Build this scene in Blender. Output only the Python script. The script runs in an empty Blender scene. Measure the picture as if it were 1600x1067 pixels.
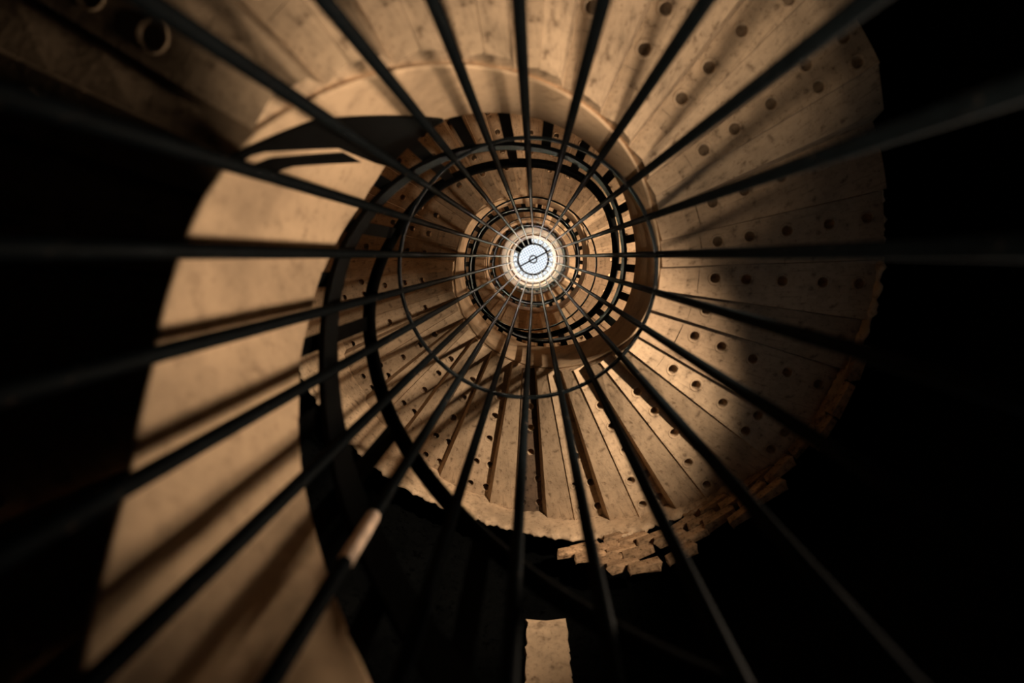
import bpy, bmesh, math, random
from mathutils import Vector, Matrix
random.seed(7)
C = bpy.context.scene
COL = C.collection
R2D = math.pi / 180

# ------------------------------------------------------------------ camera
FPX, VX, VY = 780.0, 835.0, 401.0            # focal length in px (1600 wide), image of the zenith
z = Vector((VX - 800, 533.5 - VY, FPX)).normalized()
x = (Vector((1, 0, 0)) - z[0] * z).normalized()
q = z.cross(x)
right = Vector((x[0], -q[0], z[0]))
up = Vector((x[1], -q[1], z[1]))
back = -Vector((x[2], -q[2], z[2]))
CAMLOC = Vector((.036, -.075, 0.0))
cam = bpy.data.cameras.new('camera')
cam.sensor_width = 36
cam.lens = 36 * FPX / 1600
cam.clip_start = .01
cam.dof.use_dof = True
cam.dof.focus_distance = 4.3
cam.dof.aperture_fstop = .95
co = bpy.data.objects.new('camera', cam)
COL.objects.link(co)
co.matrix_world = Matrix.Translation(CAMLOC) @ Matrix((right, up, back)).transposed().to_4x4()
C.camera = co

# ------------------------------------------------------------------ world, lamps, exposure
w = bpy.data.worlds.new('world')
C.world = w
w.use_nodes = True
w.node_tree.nodes['Background'].inputs[0].default_value = (.90, .95, 1.0, 1)
w.node_tree.nodes['Background'].inputs[1].default_value = 1.5


def lamp(name, kind, loc, target, energy, color, **kw):
    l = bpy.data.lights.new(name, kind)
    l.energy = energy
    l.color = color
    for k, v in kw.items():
        setattr(l, k, v)
    o = bpy.data.objects.new(name, l)
    COL.objects.link(o)
    o.location = loc
    o.rotation_euler = (Vector(target) - Vector(loc)).to_track_quat('-Z', 'Y').to_euler()
    return o


# hazy daylight through the roof light; warm light reflected from the sunlit ground outside the low window
lamp('hazy_sun', 'SUN', (0, 0, 30), (2.6, 1.5, 0), 75.0, (1.0, .82, .60), angle=50 * R2D)
WINDOW_T = 22.5
dv = Vector((math.cos(19 * R2D), math.sin(19 * R2D), 0))
lamp('window_glow', 'AREA', dv * 3.2 + Vector((0, 0, 1.06)), (-.5, -.35, 2.0), 170, (1.0, .77, .55),
     shape='RECTANGLE', size=.9, size_y=.36)
for zl, e in ((4.75, 45), (8.3, 60)):  # unseen area lights added inside the wall, in place of upper-storey windows
    lamp('storey_fill', 'AREA', dv * 1.66 + Vector((0, 0, zl)), (-.4, -.3, zl + 1.0), e, (1.0, .76, .52),
         shape='RECTANGLE', size=.5, size_y=.3)
lamp('soffit_fill', 'SPOT', (.08, .15, -1.15), (.16, -.80, 1.75), 330, (1.0, .79, .57),  # unseen fill spot, added to brighten the nearest step undersides
     spot_size=42 * R2D, spot_blend=.9, shadow_soft_size=.05)
lamp('flight_fill', 'SPOT', (1.68, -.62, .60), (-.60, 1.42, 3.35), 780, (1.0, .79, .57),  # unseen fill spot, added to brighten the flight past the first landing
     spot_size=46 * R2D, spot_blend=.8, shadow_soft_size=.06)

C.view_settings.view_transform = 'Standard'
C.view_settings.look = 'None'
C.view_settings.exposure = 0
C.view_settings.gamma = 1
C.view_settings.use_curve_mapping = False
C.cycles.max_bounces = 8
C.cycles.diffuse_bounces = 5
C.cycles.transparent_max_bounces = 8
C.cycles.sample_clamp_indirect = 4
C.cycles.use_denoising = True


# ------------------------------------------------------------------ materials
def newmat(name):
    m = bpy.data.materials.new(name)
    m.use_nodes = True
    nt = m.node_tree
    return m, nt, nt.nodes['Principled BSDF']


def node(nt, t, **kw):
    n = nt.nodes.new(t)
    for k, v in kw.items():
        if k in n.inputs:
            n.inputs[k].default_value = v
        else:
            setattr(n, k, v)
    return n


def ramp(nt, fac, stops):
    r = nt.nodes.new('ShaderNodeValToRGB')
    r.color_ramp.elements[0].position, r.color_ramp.elements[0].color = stops[0]
    r.color_ramp.elements[1].position, r.color_ramp.elements[1].color = stops[-1]
    for p, c in stops[1:-1]:
        e = r.color_ramp.elements.new(p)
        e.color = c
    nt.links.new(fac, r.inputs[0])
    return r.outputs[0]


def mix(nt, a, b, fac, mode='MULTIPLY'):
    n = nt.nodes.new('ShaderNodeMix')
    n.data_type = 'RGBA'
    n.blend_type = mode
    for s, v in ((0, fac), (6, a), (7, b)):
        if isinstance(v, (int, float)):
            n.inputs[s].default_value = v
        elif isinstance(v, tuple):
            n.inputs[s].default_value = v
        else:
            nt.links.new(v, n.inputs[s])
    return n.outputs[2]


def g(v):
    return (v, v, v, 1)


def plaster(name, base, dirt=.6, scale=1.0, bump=.25, rough=.85, scratch=True, vary=True):
    m, nt, b = newmat(name)
    tc = node(nt, 'ShaderNodeTexCoord').outputs['Object']
    big = node(nt, 'ShaderNodeTexNoise', Scale=2.6 * scale, Detail=6.0, Roughness=.6)
    fine = node(nt, 'ShaderNodeTexNoise', Scale=42 * scale, Detail=4.0, Roughness=.7)
    spots = node(nt, 'ShaderNodeTexNoise', Scale=19 * scale, Detail=3.0, Roughness=.55)
    for n in (big, fine, spots):
        nt.links.new(tc, n.inputs['Vector'])
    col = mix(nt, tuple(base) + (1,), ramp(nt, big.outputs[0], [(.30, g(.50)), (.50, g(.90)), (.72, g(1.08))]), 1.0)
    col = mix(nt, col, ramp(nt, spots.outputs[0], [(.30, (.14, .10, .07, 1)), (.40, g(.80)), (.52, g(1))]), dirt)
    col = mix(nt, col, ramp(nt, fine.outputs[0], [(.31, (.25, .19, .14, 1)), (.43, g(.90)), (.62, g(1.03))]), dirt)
    if scratch:
        mp = node(nt, 'ShaderNodeMapping')
        mp.inputs['Scale'].default_value = (3, 60, 3)
        nt.links.new(tc, mp.inputs[0])
        sc = node(nt, 'ShaderNodeTexNoise', Scale=1.3, Detail=3.0, Roughness=.5)
        nt.links.new(mp.outputs[0], sc.inputs['Vector'])
        col = mix(nt, col, ramp(nt, sc.outputs[0], [(.30, g(.55)), (.40, g(.98)), (.7, g(1.04))]), dirt)
    if vary:
        oi = node(nt, 'ShaderNodeObjectInfo')
        col = mix(nt, col, ramp(nt, oi.outputs['Random'], [(0, g(.72)), (1, g(1.05))]), 1.0)
    nt.links.new(col, b.inputs['Base Color'])
    b.inputs['Roughness'].default_value = rough
    b.inputs['Specular IOR Level'].default_value = .25
    bp = node(nt, 'ShaderNodeBump', Strength=bump, Distance=.01)
    nt.links.new(fine.outputs[0], bp.inputs['Height'])
    nt.links.new(bp.outputs[0], b.inputs['Normal'])
    return m


def paint(name, base, rough=.45, spec=.4, flecks=0.0, metal=0.0):
    m, nt, b = newmat(name)
    tc = node(nt, 'ShaderNodeTexCoord').outputs['Object']
    n = node(nt, 'ShaderNodeTexNoise', Scale=22.0, Detail=4.0)
    nt.links.new(tc, n.inputs['Vector'])
    col = mix(nt, tuple(base) + (1,), ramp(nt, n.outputs[0], [(.3, g(.6)), (.7, g(1.3))]), 1.0)
    if flecks:
        n2 = node(nt, 'ShaderNodeTexNoise', Scale=9.0, Detail=5.0, Roughness=.7)
        nt.links.new(tc, n2.inputs['Vector'])
        f = ramp(nt, n2.outputs[0], [(.62, g(0)), (.70, g(flecks))])
        col = mix(nt, col, (.16, .11, .08, 1), f, 'MIX')
    nt.links.new(col, b.inputs['Base Color'])
    b.inputs['Roughness'].default_value = rough
    b.inputs['Specular IOR Level'].default_value = spec
    b.inputs['Metallic'].default_value = metal
    return m


M_STEP = plaster('cast_stone', (.58, .415, .27), dirt=.62)
M_LAND = plaster('cast_stone_landing', (.44, .305, .195), dirt=.6)
M_STEP_DARK = plaster('dark_cast_stone', (.13, .085, .055), dirt=.8)
M_STRING = plaster('smooth_string_plaster', (.60, .42, .265), dirt=.28, scale=.7, bump=.08, scratch=False, vary=False)
M_WALL = plaster('old_wall_plaster', (.62, .445, .29), dirt=.55, scale=.9, bump=.35, scratch=False, vary=False)
M_BRICK = plaster('worn_brick', (.52, .33, .19), dirt=.9, scale=1.6, bump=.8, scratch=False)
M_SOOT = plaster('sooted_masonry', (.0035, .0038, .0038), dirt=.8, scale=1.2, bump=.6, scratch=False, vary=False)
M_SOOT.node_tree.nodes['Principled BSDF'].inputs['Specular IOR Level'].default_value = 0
M_DRUM = plaster('lantern_plaster', (.90, .64, .37), dirt=.2, scale=.5, bump=.05, scratch=False, vary=False)
M_CURB = plaster('brown_curb', (.26, .115, .045), dirt=.3, scale=.6, bump=.1, scratch=False, vary=False)
M_IRON = paint('black_iron', (.0018, .003, .0038), rough=.65, spec=.05, flecks=.25)
M_RAIL = paint('black_rail', (.002, .002, .002), rough=.6, spec=.02)
M_LIT = paint('painted_light', (.60, .44, .33), rough=.6)  # pale colour standing in for light on a rod
M_FLOOR = plaster('dark_floor', (.05, .04, .035), dirt=.6, scratch=False, vary=False)


def glass_mat():
    m, nt, b = newmat('wired_roof_glass')
    out = nt.nodes['Material Output']
    tc = node(nt, 'ShaderNodeTexCoord').outputs['Object']
    mp = node(nt, 'ShaderNodeMapping')
    mp.inputs['Rotation'].default_value = (0, 0, .5)
    nt.links.new(tc, mp.inputs[0])
    br = node(nt, 'ShaderNodeTexBrick', Scale=1.0)
    br.offset = 0
    br.inputs['Color1'].default_value = g(1)
    br.inputs['Color2'].default_value = g(1)
    br.inputs['Mortar'].default_value = g(0)
    br.inputs['Mortar Size'].default_value = .007
    br.inputs['Mortar Smooth'].default_value = 0
    br.inputs['Brick Width'].default_value = .075
    br.inputs['Row Height'].default_value = .075
    nt.links.new(mp.outputs[0], br.inputs['Vector'])
    tr = node(nt, 'ShaderNodeBsdfTransparent')
    tr.inputs[0].default_value = (.88, .92, .95, 1)
    df = node(nt, 'ShaderNodeBsdfDiffuse')
    df.inputs[0].default_value = (.30, .32, .34, 1)
    ms = node(nt, 'ShaderNodeMixShader')
    nt.links.new(br.outputs['Color'], ms.inputs[0])
    nt.links.new(df.outputs[0], ms.inputs[1])
    nt.links.new(tr.outputs[0], ms.inputs[2])
    nt.links.new(ms.outputs[0], out.inputs[0])
    return m


M_GLASS = glass_mat()


# ------------------------------------------------------------------ mesh helpers
def pol(t, r, zz):
    return Vector((r * math.cos(t * R2D), r * math.sin(t * R2D), zz))


def mesh_obj(name, bm, mat, parent=None, smooth=False):
    me = bpy.data.meshes.new(name)
    bmesh.ops.recalc_face_normals(bm, faces=bm.faces[:])
    bm.to_mesh(me)
    bm.free()
    me.materials.append(mat)
    if smooth:
        for p in me.polygons:
            p.use_smooth = True
    o = bpy.data.objects.new(name, me)
    COL.objects.link(o)
    if parent:
        o.parent = parent
    return o


def inst(src, parent, rot=0.0, zz=0.0):
    o = src.copy()
    COL.objects.link(o)
    o.parent = parent
    o.rotation_euler = (0, 0, rot * R2D)
    o.location = (0, 0, zz)
    return o


def thing(name, label, cat, loc=(0, 0, 0)):
    o = bpy.data.objects.new(name, None)
    COL.objects.link(o)
    o.location = loc
    o['label'] = label
    o['category'] = cat
    return o


def structure(o):
    o['kind'] = 'structure'
    return o


def sweep(bm, pts, prof, frame, closed=False):
    """sweep a 2D profile (list of (a,b)) along pts; frame(i) -> (A,B) unit vectors"""
    rings = []
    for i, p in enumerate(pts):
        A, B = frame(i)
        rings.append([bm.verts.new(p + A * a + B * b) for a, b in prof])
    n, k = len(rings), len(prof)
    for i in range(n if closed else n - 1):
        r0, r1 = rings[i], rings[(i + 1) % n]
        for j in range(k):
            bm.faces.new((r0[j], r0[(j + 1) % k], r1[(j + 1) % k], r1[j]))
    if not closed:
        bm.faces.new(rings[0])
        bm.faces.new(rings[-1][::-1])


def circ(r, n=8):
    return [(r * math.cos(2 * math.pi * i / n), r * math.sin(2 * math.pi * i / n)) for i in range(n)]


def rect(a, b):
    return [(-a / 2, -b / 2), (a / 2, -b / 2), (a / 2, b / 2), (-a / 2, b / 2)]


def lerp(tab, t):
    if t <= tab[0][0]:
        return tab[0][1]
    for (a, u), (b, v) in zip(tab, tab[1:]):
        if t <= b:
            return u + (v - u) * (t - a) / (b - a)
    return tab[-1][1]


# ------------------------------------------------------------------ stair layout (angle t in degrees climbs with height)
RS, RI, RW = .66, .685, 1.74
A = 13.85
joints = []                                   # (kind, t0, width, z0)
low = [(-357, -1.20), (-300, -.52), (-260, .0), (-235, .32), (-218, .53), (-203, .74), (-193, .84), (-179, .94), (-163, 1.03), (-149.1, 1.13)]
NLOW = 15
prof = [(-149.1 - NLOW * A, -1.20)]


def flight(n, rise):
    t0, z0 = prof[-1]
    for k in range(n):
        joints.append(('step', t0 + k * A, A, z0 + k * rise))
    prof.append((t0 + n * A, z0 + n * rise))


def landing(bounds, dz):
    t0, z0 = prof[-1]
    n = len(bounds)
    t = t0
    for k, b in enumerate(bounds):
        joints.append(('landing', t, b - t, z0 + dz * (k + .3) / n))
        t = b
    prof.append((t, z0 + dz))


for k in range(NLOW, 0, -1):
    ta = -149.1 - k * A
    joints.append(('step', ta, A, lerp(low, ta) + lerp([(-190, .16), (-150, .0)], ta)))
    prof.append((ta + A, lerp(low, ta + A)))
flight(9, .1545)
landing([-13, -2, 8, 17, 30], .17)
flight(11, .166)
landing([193, 203.5, 214, 224], .10)
flight(3, .205)
landing([277, 289, 300, 312], .15)
flight(3, .215)
landing([365, 377, 389, 401, 412], .15)
flight(3, .235)
landing([466, 478, 490, 502, 515], .12)
flight(12, .17)
landing([693, 705, 717, 729], .1)
flight(7, .17)


def zb(t):
    return lerp(prof, t)


ZTOP = 11.2
# ------------------------------------------------------------------ walls, floor, ceiling
bm = bmesh.new()
N = 64


def ringwall(bm, r, z0, z1, n=96, segs=1):
    rows = []
    for s in range(segs + 1):
        rows.append([bm.verts.new(pol(360 * i / n, r, z0 + (z1 - z0) * s / segs)) for i in range(n)])
    for a, b in zip(rows, rows[1:]):
        for i in range(n):
            bm.faces.new((a[i], a[(i + 1) % n], b[(i + 1) % n], b[i]))
    return rows


def tube(bm, r0, r1, z0, z1, n=96):
    a = [bm.verts.new(pol(360 * i / n, r0, z0)) for i in range(n)]
    b = [bm.verts.new(pol(360 * i / n, r0, z1)) for i in range(n)]
    c = [bm.verts.new(pol(360 * i / n, r1, z1)) for i in range(n)]
    d = [bm.verts.new(pol(360 * i / n, r1, z0)) for i in range(n)]
    for i in range(n):
        j = (i + 1) % n
        for u, v in ((a, b), (b, c), (c, d), (d, a)):
            bm.faces.new((u[i], u[j], v[j], v[i]))


ROOM = 2.05
FLOORZ = -1.30
WINDOW_W, SILL, WINDOW_H = 15.5, .80, 1.58
seg = [WINDOW_T + WINDOW_W + (360 - 2 * WINDOW_W) * i / 84 for i in range(85)]
gap = [WINDOW_T - WINDOW_W + 2 * WINDOW_W * i / 10 for i in range(11)]


def arcbox(bm, ts, r0, r1, z0, z1):
    rs = [[bm.verts.new(pol(t, r, zz)) for r, zz in ((r0, z0), (r0, z1), (r1, z1), (r1, z0))] for t in ts]
    for a, b in zip(rs, rs[1:]):
        for k in range(4):
            bm.faces.new((a[k], a[(k + 1) % 4], b[(k + 1) % 4], b[k]))
    bm.faces.new(rs[0])
    bm.faces.new(rs[-1][::-1])


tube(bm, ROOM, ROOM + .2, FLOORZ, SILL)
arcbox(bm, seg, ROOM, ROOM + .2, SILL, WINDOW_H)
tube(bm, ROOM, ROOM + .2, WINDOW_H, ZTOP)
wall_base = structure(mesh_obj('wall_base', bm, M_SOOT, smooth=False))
bm = bmesh.new()
bmesh.ops.create_circle(bm, cap_ends=True, segments=64, radius=ROOM + .2)
for v in bm.verts:
    v.co.z = FLOORZ
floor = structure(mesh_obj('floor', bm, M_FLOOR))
bm = bmesh.new()
for e in (-1, 1):
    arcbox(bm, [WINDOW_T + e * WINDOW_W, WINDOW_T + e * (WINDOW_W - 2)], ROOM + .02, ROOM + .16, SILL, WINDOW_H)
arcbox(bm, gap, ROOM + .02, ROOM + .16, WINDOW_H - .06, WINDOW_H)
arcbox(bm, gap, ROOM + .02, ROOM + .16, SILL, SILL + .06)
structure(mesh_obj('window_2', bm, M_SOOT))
bm = bmesh.new()
tube(bm, .70, ROOM + .2, ZTOP, ZTOP + .16)
structure(mesh_obj('ceiling', bm, M_WALL))

# plastered stairwell wall whose lower rim is broken away
plast = [(-260, 2.56), (-60, 2.56), (-12, 2.585), (5, 2.57), (16, 2.60), (30, 2.66), (46, 2.80), (57, 2.86), (70, 2.90),
         (79, 2.97), (93, 3.12), (105, 3.21), (118, 3.25), (135, 3.3), (180, 3.4), (220, 3.2), (240, 2.8), (262, 2.56)]


def jag(t):
    return .012 * math.sin(t * 1.7) + .010 * math.sin(t * 4.1 + 1) + .008 * random.uniform(-1, 1)


bm = bmesh.new()
n = 480
rows = []
zs = [0, .04, .10, .25]
for i in range(n):
    t = -180 + 360 * i / n
    tt = t if t > -100 else t + 360
    z0 = lerp(plast, tt) + jag(t)
    col_ = [bm.verts.new(pol(t, RW + .03, z0 + .012)), bm.verts.new(pol(t, RW + .012, z0))]
    for k, dz in enumerate(zs[1:]):
        col_.append(bm.verts.new(pol(t, RW + random.uniform(-.006, .006), z0 + dz)))
    for zz in (3.8, 5.5, 8, ZTOP):
        col_.append(bm.verts.new(pol(t, RW, zz)))
    rows.append(col_)
for i in range(n):
    a, b = rows[i], rows[(i + 1) % n]
    for k in range(len(a) - 1):
        bm.faces.new((a[k], b[k], b[k + 1], a[k + 1]))
wall_stair = structure(mesh_obj('wall_stair', bm, M_WALL, smooth=True))

# exposed bricks under the plaster rim: each one a piece of the wall
bricks = []
for v in range(4):
    bm = bmesh.new()
    bmesh.ops.create_cube(bm, size=1)
    bmesh.ops.scale(bm, vec=(.05, .185, .056), verts=bm.verts)
    bmesh.ops.bevel(bm, geom=bm.edges[:], offset=.008, segments=1, affect='EDGES')
    for vv in bm.verts:
        vv.co += Vector((random.uniform(-.008, .008), random.uniform(-.012, .012), random.uniform(-.006, .006)))
    bricks.append(mesh_obj('brick', bm, M_BRICK, wall_stair))
first = [True] * 4
for row in range(6):
    zc = 2.595 + row * .066
    off = (row % 2) * 3.3
    for k in range(15):
        t = 15 + off + k * 6.6 + random.uniform(-.5, .5)
        edge = lerp(plast, t)
        low = lerp([(10, 2.58), (28, 2.57), (46, 2.55), (57, 2.53), (66, 2.56), (72, 2.62), (78, 2.74), (83, 2.86), (90, 3.1)], t)
        if zc > edge + .03 or zc < low - .01 or t > 84:
            continue
        v = random.randrange(4)
        if random.random() < .1:
            continue
        if first[v]:
            b = bricks[v]
            first[v] = False
        else:
            b = bricks[v].copy()
            COL.objects.link(b)
            b.parent = wall_stair
        b.location = pol(t, RW + .028 + random.uniform(-.008, .02), zc)
        b.rotation_euler = (random.uniform(-.06, .06), random.uniform(-.08, .08), t * R2D + random.uniform(-.08, .08))

# pale plaster strip left standing on the sooty lower wall
bm = bmesh.new()
nz = 40
ra = []
for k in range(nz + 1):
    zz = 1.55 + (2.615 - 1.55) * k / nz
    e0, e1 = 83.3 + random.uniform(-.25, .25), 89.9 + random.uniform(-.25, .25)
    top = .02 * math.sin(5 * k) if k == nz else 0
    ra.append([bm.verts.new(pol(e0, ROOM + .01, zz)), bm.verts.new(pol(e0 + .1, ROOM - .03, zz)),
               bm.verts.new(pol((e0 + e1) / 2, ROOM - .034, zz + top)),
               bm.verts.new(pol(e1 - .1, ROOM - .03, zz)), bm.verts.new(pol(e1, ROOM + .01, zz))])
for a, b in zip(ra, ra[1:]):
    for k in range(4):
        bm.faces.new((a[k], a[k + 1], b[k + 1], b[k]))
bm.faces.new(ra[-1])
bm.faces.new(ra[0][::-1])
mesh_obj('plaster_strip', bm, M_WALL, wall_base)

# roof lantern: cream drum, brown curb, wired glass
bm = bmesh.new()
tube(bm, .70, .86, ZTOP - .02, 14.4)
drum = structure(mesh_obj('wall_top', bm, M_DRUM, smooth=False))
bm = bmesh.new()
tube(bm, .66, .86, 14.4, 16.4)
structure(mesh_obj('trim_1', bm, M_CURB))
win = structure(thing('window_1', '', ''))
for k in ('label', 'category'):
    del win[k]
win.location = (0, 0, 16.4)
bm = bmesh.new()
tube(bm, .645, .9, 0, .12, 64)
mesh_obj('window_frame', bm, M_IRON, win)
for k in range(4):                             # four quarter panes
    bm = bmesh.new()
    c = bm.verts.new((0, 0, .05))
    arc = [bm.verts.new(pol(k * 90 + 12 + 90 * i / 16, .66, .05)) for i in range(17)]
    for a, b in zip(arc, arc[1:]):
        bm.faces.new((c, a, b))
    mesh_obj('pane', bm, M_GLASS, win)

bm = bmesh.new()
arcbox(bm, [-160 + 65 * i / 10 for i in range(11)], .47, .68, -.06, .0)
mesh_obj('roof_panel', bm, M_IRON, win)
for t in (12, -6, 60):
    bm = bmesh.new()
    d = pol(t - 5, 1, 0)
    sweep(bm, [d * .45 + Vector((0, 0, -.05)), pol(t, .68, -.05)], rect(.03, .03), lambda i: (Vector((-d.y, d.x, 0)), Vector((0, 0, 1))))
    mesh_obj('glazing_bar', bm, M_IRON, win)

# ------------------------------------------------------------------ spiral staircase
stair = thing('spiral_staircase', 'tan cast stone spiral staircase with drilled steps winding up around the open well', 'staircase')


def hole_cell(bm, t0, t1, r0, r1, th, rh, rad, z0, z1):
    """cell of the slab with a drilled hole right through it, with a small raised lip below"""
    n = 16
    sq = []
    for i in range(n):
        s = i // 4
        f = (i % 4) / 4
        a, b = [(f, 0), (1, f), (1 - f, 1), (0, 1 - f)][s]
        sq.append((r0 + (r1 - r0) * a, t0 + (t1 - t0) * b))
    cx = pol(th, rh, 0)
    er = Vector((math.cos(th * R2D), math.sin(th * R2D), 0))
    et = Vector((-er.y, er.x, 0))
    ang = [math.atan2((s[1] - (t0 + t1) / 2) / (t1 - t0), (s[0] - (r0 + r1) / 2) / (r1 - r0)) for s in sq]

    def ring(rr, zz):
        return [bm.verts.new(cx + er * rr * math.cos(a) + et * rr * math.sin(a) + Vector((0, 0, zz))) for a in ang]
    lo = [bm.verts.new(pol(t, r, z0)) for r, t in sq]
    hi = [bm.verts.new(pol(t, r, z1)) for r, t in sq]
    L = [lo, ring(rad * 1.6, z0), ring(rad * 1.45, z0 - .003), ring(rad * 1.12, z0 - .002), ring(rad, z0 + .004), ring(rad, z1), hi]
    for a, b in zip(L, L[1:]):
        for i in range(n):
            j = (i + 1) % n
            bm.faces.new((a[i], a[j], b[j], b[i]))


def quad(bm, *p):
    bm.faces.new([bm.verts.new(v) for v in p])


HR = .0235
RB = [RI - .005, .875, 1.03, 1.195, 1.40]      # radial cells holding the three inner holes (first is plain)
RB2 = [1.40, 1.58, RW + .008]
HOLES = [.955, 1.11, 1.29]
HOLES2 = [1.49, 1.67]
ST = .162


def make_step():
    bm = bmesh.new()
    a = 7.6
    m = a / 2
    th, d = 3.7, 2.6
    quads_r = RB
    # plain inner cell
    for (r0, r1) in ((RB[0], RB[1]),):
        for zz in (0, ST):
            quad(bm, pol(0, r0, zz), pol(0, r1, zz), pol(a, r1, zz), pol(a, r0, zz))
    for k, rh in enumerate(HOLES):
        hole_cell(bm, 0, a, RB[k + 1], RB[k + 2], th, rh, HR, 0, ST)
    for k, rh in enumerate(HOLES2):
        hole_cell(bm, 0, m, RB2[k], RB2[k + 1], th - 1.95, rh, HR, 0, ST)
        hole_cell(bm, m, a, RB2[k], RB2[k + 1], th + 2.2, rh, HR, 0, ST)
    # sloping strip behind the drilled one, with a chipped crisp arris
    rr = [RB[0], .9, 1.1, 1.3, 1.5, RW + .008]
    for r0, r1 in zip(rr, rr[1:]):
        quad(bm, pol(a, r0, 0), pol(a, r1, 0), pol(a + .25, r1, .012), pol(a + .25, r0, .012))
        quad(bm, pol(a + .25, r0, .012), pol(a + .25, r1, .012), pol(A, r1, .075), pol(A, r0, .075))
        quad(bm, pol(a, r0, ST), pol(a, r1, ST), pol(A + 1, r1, ST), pol(A + 1, r0, ST))
        quad(bm, pol(A, r0, .075), pol(A, r1, .075), pol(A + 1, r1, ST), pol(A + 1, r0, ST))
        quad(bm, pol(0, r0, 0), pol(0, r1, 0), pol(0, r1, ST), pol(0, r0, ST))
    r0 = RB[0]
    bm.faces.new([bm.verts.new(v) for v in (pol(0, r0, 0), pol(a, r0, 0), pol(a + .25, r0, .012), pol(A, r0, .075), pol(A + 1, r0, ST), pol(0, r0, ST))])
    bmesh.ops.remove_doubles(bm, verts=bm.verts[:], dist=.0004)
    return bm


def make_landing(wd):
    bm = bmesh.new()
    th = 4.0 if wd > 8.5 else wd / 2
    gp = .18
    T = .16
    quad(bm, pol(gp, RB[0], 0), pol(gp, RB[1], 0), pol(wd, RB[1], 0), pol(wd, RB[0], 0))
    quad(bm, pol(gp, RB[0], T), pol(gp, RB[1], T), pol(wd, RB[1], T), pol(wd, RB[0], T))
    rb = RB + RB2[1:]
    for k, rh in enumerate(HOLES + HOLES2):
        hole_cell(bm, gp, wd, rb[k + 1], rb[k + 2], th, rh, HR, 0, T)
    for k in range(len(rb) - 1):
        for t in (gp, wd):
            quad(bm, pol(t, rb[k], 0), pol(t, rb[k + 1], 0), pol(t, rb[k + 1], T), pol(t, rb[k], T))
    quad(bm, pol(gp, RB[0], 0), pol(wd, RB[0], 0), pol(wd, RB[0], T), pol(gp, RB[0], T))
    bmesh.ops.remove_doubles(bm, verts=bm.verts[:], dist=.0004)
    return bm


step0 = None
lands = {}
for kind, t0, wd, z0 in joints:
    if kind == 'step':
        if step0 is None:
            step0 = mesh_obj('step', make_step(), M_STEP, stair)
            step0.rotation_euler = (0, 0, t0 * R2D)
            step0.location = (0, 0, z0)
        else:
            o = inst(step0, stair, t0, z0 + random.uniform(-.004, .004))
            if 84 < t0 < 87:                   # one step with a darker drilled strip
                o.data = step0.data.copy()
                o.data.materials.append(M_STEP_DARK)
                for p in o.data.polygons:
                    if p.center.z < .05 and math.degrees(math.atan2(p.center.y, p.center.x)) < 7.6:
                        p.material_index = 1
                o['label'] = 'step with a darker drilled strip'
    else:
        key = round(wd, 2)
        if key not in lands:
            lands[key] = mesh_obj('landing_slab', make_landing(wd), M_LAND, stair)
            lands[key].rotation_euler = (0, 0, t0 * R2D)
            lands[key].location = (0, 0, z0)
        else:
            inst(lands[key], stair, t0, z0)

# inner string: thin curved plaster band round the well
SH = [(-360, .58), (-200, .60), (-179, .70), (-160, .84), (-148, .80), (-125, .54), (-60, .42), (-40, .50), (0, .60), (36, .55), (65, .72), (111, .85), (142, .68),
      (181, .55), (900, .55)]
bm = bmesh.new()
pts = []
t = prof[0][0] + 4
while t < prof[-1][0]:
    pts.append(t)
    t += 2.0
rings = []
for t in pts:
    z0 = zb(t) - .012
    h = lerp(SH, t)
    zl = [z0, z0 + .02, z0 + h * .5, z0 + h - .015, z0 + h]
    inn = [bm.verts.new(pol(t, RS + (.006 if k in (0, 4) else 0), zz)) for k, zz in enumerate(zl)]
    outr = [bm.verts.new(pol(t, RS + .030, zz)) for zz in (zl[4], zl[0] + .055)]
    rings.append(inn + outr)
for a, b in zip(rings, rings[1:]):
    for k in range(7):
        bm.faces.new((a[k], a[(k + 1) % 7], b[(k + 1) % 7], b[k]))
bm.faces.new(rings[0])
bm.faces.new(rings[-1][::-1])
mesh_obj('string_band', bm, M_STRING, stair, smooth=True)

# black plates added over the string band to darken this stretch
def dark_plate(t0, t1, lo, hi, r):
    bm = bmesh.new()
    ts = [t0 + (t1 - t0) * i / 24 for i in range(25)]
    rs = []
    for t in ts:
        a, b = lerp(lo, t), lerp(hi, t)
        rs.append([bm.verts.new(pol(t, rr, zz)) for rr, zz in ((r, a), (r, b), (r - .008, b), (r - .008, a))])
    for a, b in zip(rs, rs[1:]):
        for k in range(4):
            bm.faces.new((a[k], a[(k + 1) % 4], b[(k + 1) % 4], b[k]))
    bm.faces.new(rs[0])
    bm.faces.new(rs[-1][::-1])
    o = mesh_obj('dark_plate', bm, M_RAIL, stair)
    o['label'] = 'black plate added over the string band'


dark_plate(-155, -118, [(-155, 1.05), (-141, 1.30), (-118, 1.955)],
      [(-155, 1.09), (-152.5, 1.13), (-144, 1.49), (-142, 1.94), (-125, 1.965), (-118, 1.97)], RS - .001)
dark_plate(-156, -144.5, [(-156, 1.12), (-152.5, 1.20), (-144.5, 1.54)], [(-156, 1.20), (-152.5, 1.30), (-144.5, 1.68)], RS - .001)

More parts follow.
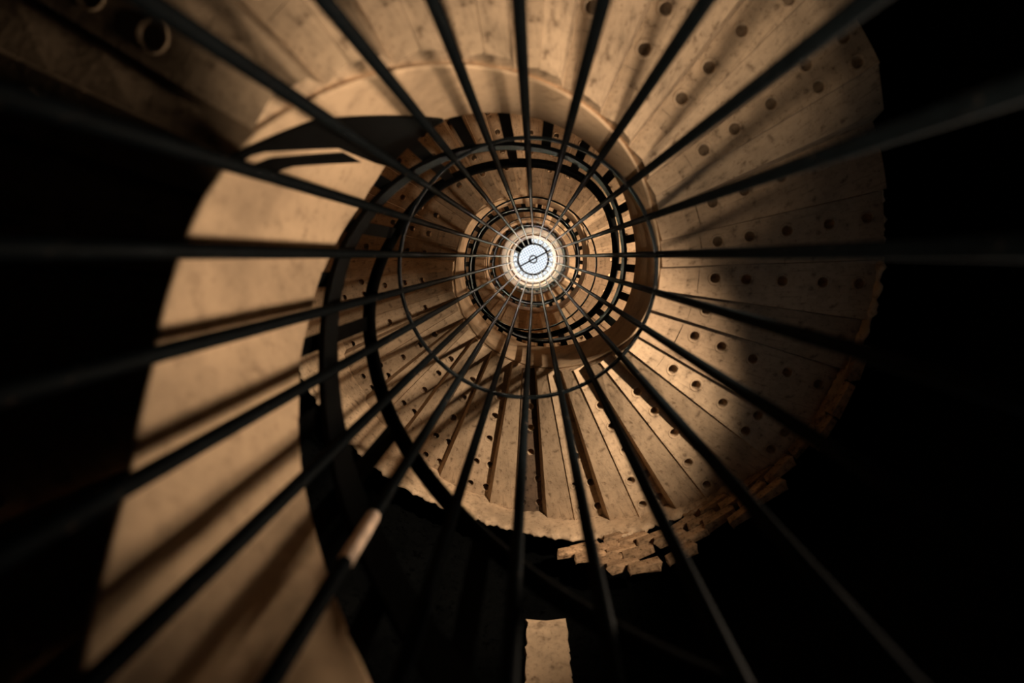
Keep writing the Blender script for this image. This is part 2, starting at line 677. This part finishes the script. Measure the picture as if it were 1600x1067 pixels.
# ------------------------------------------------------------------ railing on the string
rail = thing('stair_railing', 'black iron railing with two rails following the inner edge of the spiral stair', 'railing')
O1 = [(-360, .75), (-185, .73), (-165, .8), (-151, .88), (-100, 1.0), (-76, .84), (-58, .68), (-41, .66), (-26, .73), (-11, .82), (40, .8), (120, .92), (150, .8), (900, .8)]
O2 = [(-360, 1.15), (-250, 1.2), (-185, 1.12), (-168, 1.33), (-121, 1.48), (-102, 1.5), (-85, 1.38), (-65, 1.12), (-46, .98), (-32, 1.0), (-12, 1.18),
      (6, 1.23), (30, 1.35), (61, 1.3), (89, 1.12), (118, 1.05), (900, 1.05)]


def smoothz(off, t):
    return sum(zb(t + k) + lerp(off, t + k) for k in (-12, -6, 0, 6, 12)) / 5


def rail_part(name, off, t0, t1, rr, pr):
    bm = bmesh.new()
    ts = [t0 + (t1 - t0) * i / int((t1 - t0) / 3) for i in range(int((t1 - t0) / 3) + 1)]
    P = [pol(t, rr, smoothz(off, t)) for t in ts]
    sweep(bm, P, pr, lambda i: (Vector((math.cos(ts[i] * R2D), math.sin(ts[i] * R2D), 0)), Vector((0, 0, 1))))
    return mesh_obj(name, bm, M_RAIL, rail, smooth=len(pr) > 4)


rail_part('lower_rail', O1, -340, 845, .635, rect(.018, .11))
rail_part('handrail', O2, -340, 845, .64, circ(.027, 10))
k = 0
t = -229.1 - 6 * 360 / 22
while t < 845:
    bm = bmesh.new()
    z0 = zb(t) + lerp(SH, t) - .03
    z1 = smoothz(O2 if k % 2 == 0 else O1, t)
    er = pol(t, 1, 0)
    et = Vector((-er.y, er.x, 0))
    sweep(bm, [pol(t, RS + .014, z0), pol(t, .645, z1)], rect(.014, .05), lambda i: (er, et))
    mesh_obj('baluster', bm, M_RAIL, rail)
    t += 360 / 22
    k += 1

# ------------------------------------------------------------------ cage of upright rods in the well
cage = thing('rod_cage', 'cylindrical cage of thin black iron rods and hoops rising through the stairwell', 'cage')
RC = .60
NR = 22
bm = bmesh.new()
prf = [pol(0, RC, FLOORZ), pol(0, RC, 4), pol(0, RC, 9), pol(0, RC, 14.0), pol(0, RC - .01, 14.2), pol(0, RC - .05, 14.45), pol(0, .47, 14.8), pol(0, .45, 15.0)]
sweep(bm, prf, circ(.0155, 8), lambda i: (Vector((1, 0, 0)), Vector((0, 1, 0))))
rod0 = mesh_obj('rod', bm, M_IRON, cage, smooth=True)
rod0.rotation_euler = (0, 0, -90 * R2D)
for k in range(1, NR):
    inst(rod0, cage, -90 + k * 360 / NR)


# short pale sleeve on one near rod, painted as light falling on it
worn = min((o for o in cage.children if o.name.startswith('rod')), key=lambda o: abs((o.rotation_euler.z / R2D - 122 + 180) % 360 - 180))  # not worn: the rod that carries the painted patch of light
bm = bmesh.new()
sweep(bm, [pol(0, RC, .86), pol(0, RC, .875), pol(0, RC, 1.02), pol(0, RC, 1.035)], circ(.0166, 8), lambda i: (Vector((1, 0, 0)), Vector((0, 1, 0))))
wp = mesh_obj('light_patch', bm, M_LIT, worn, smooth=True)
wp['label'] = 'pale sleeve painted as a patch of light on the rod'


def hoop(name, r, zz, pr, n=72):
    bm = bmesh.new()
    P = [pol(360 * i / n, r, zz) for i in range(n)]
    sweep(bm, P, pr, lambda i: (pol(360 * i / n, 1, 0), Vector((0, 0, 1))), closed=True)
    return mesh_obj(name, bm, M_IRON, cage, smooth=False)


h0 = hoop('hoop', RC - .006, 0, rect(.012, .03))
h0.location.z = .09
for k in range(1, 7):
    inst(h0, cage, 0, .09 + 2.24 * k)
hoop('cap_ring', .45, 15.0, rect(.06, .05))
hoop('centre_ring', .108, 14.97, rect(.036, .03), 32)
bm = bmesh.new()
dirv = Vector((math.cos(-28 * R2D), math.sin(-28 * R2D), 0))
sweep(bm, [dirv * -.45 + Vector((0, 0, 15.03)), dirv * .58 + Vector((0, 0, 15.03))], rect(.05, .03),
      lambda i: (Vector((-dirv.y, dirv.x, 0)), Vector((0, 0, 1))))
mesh_obj('cross_bar', bm, M_IRON, cage)
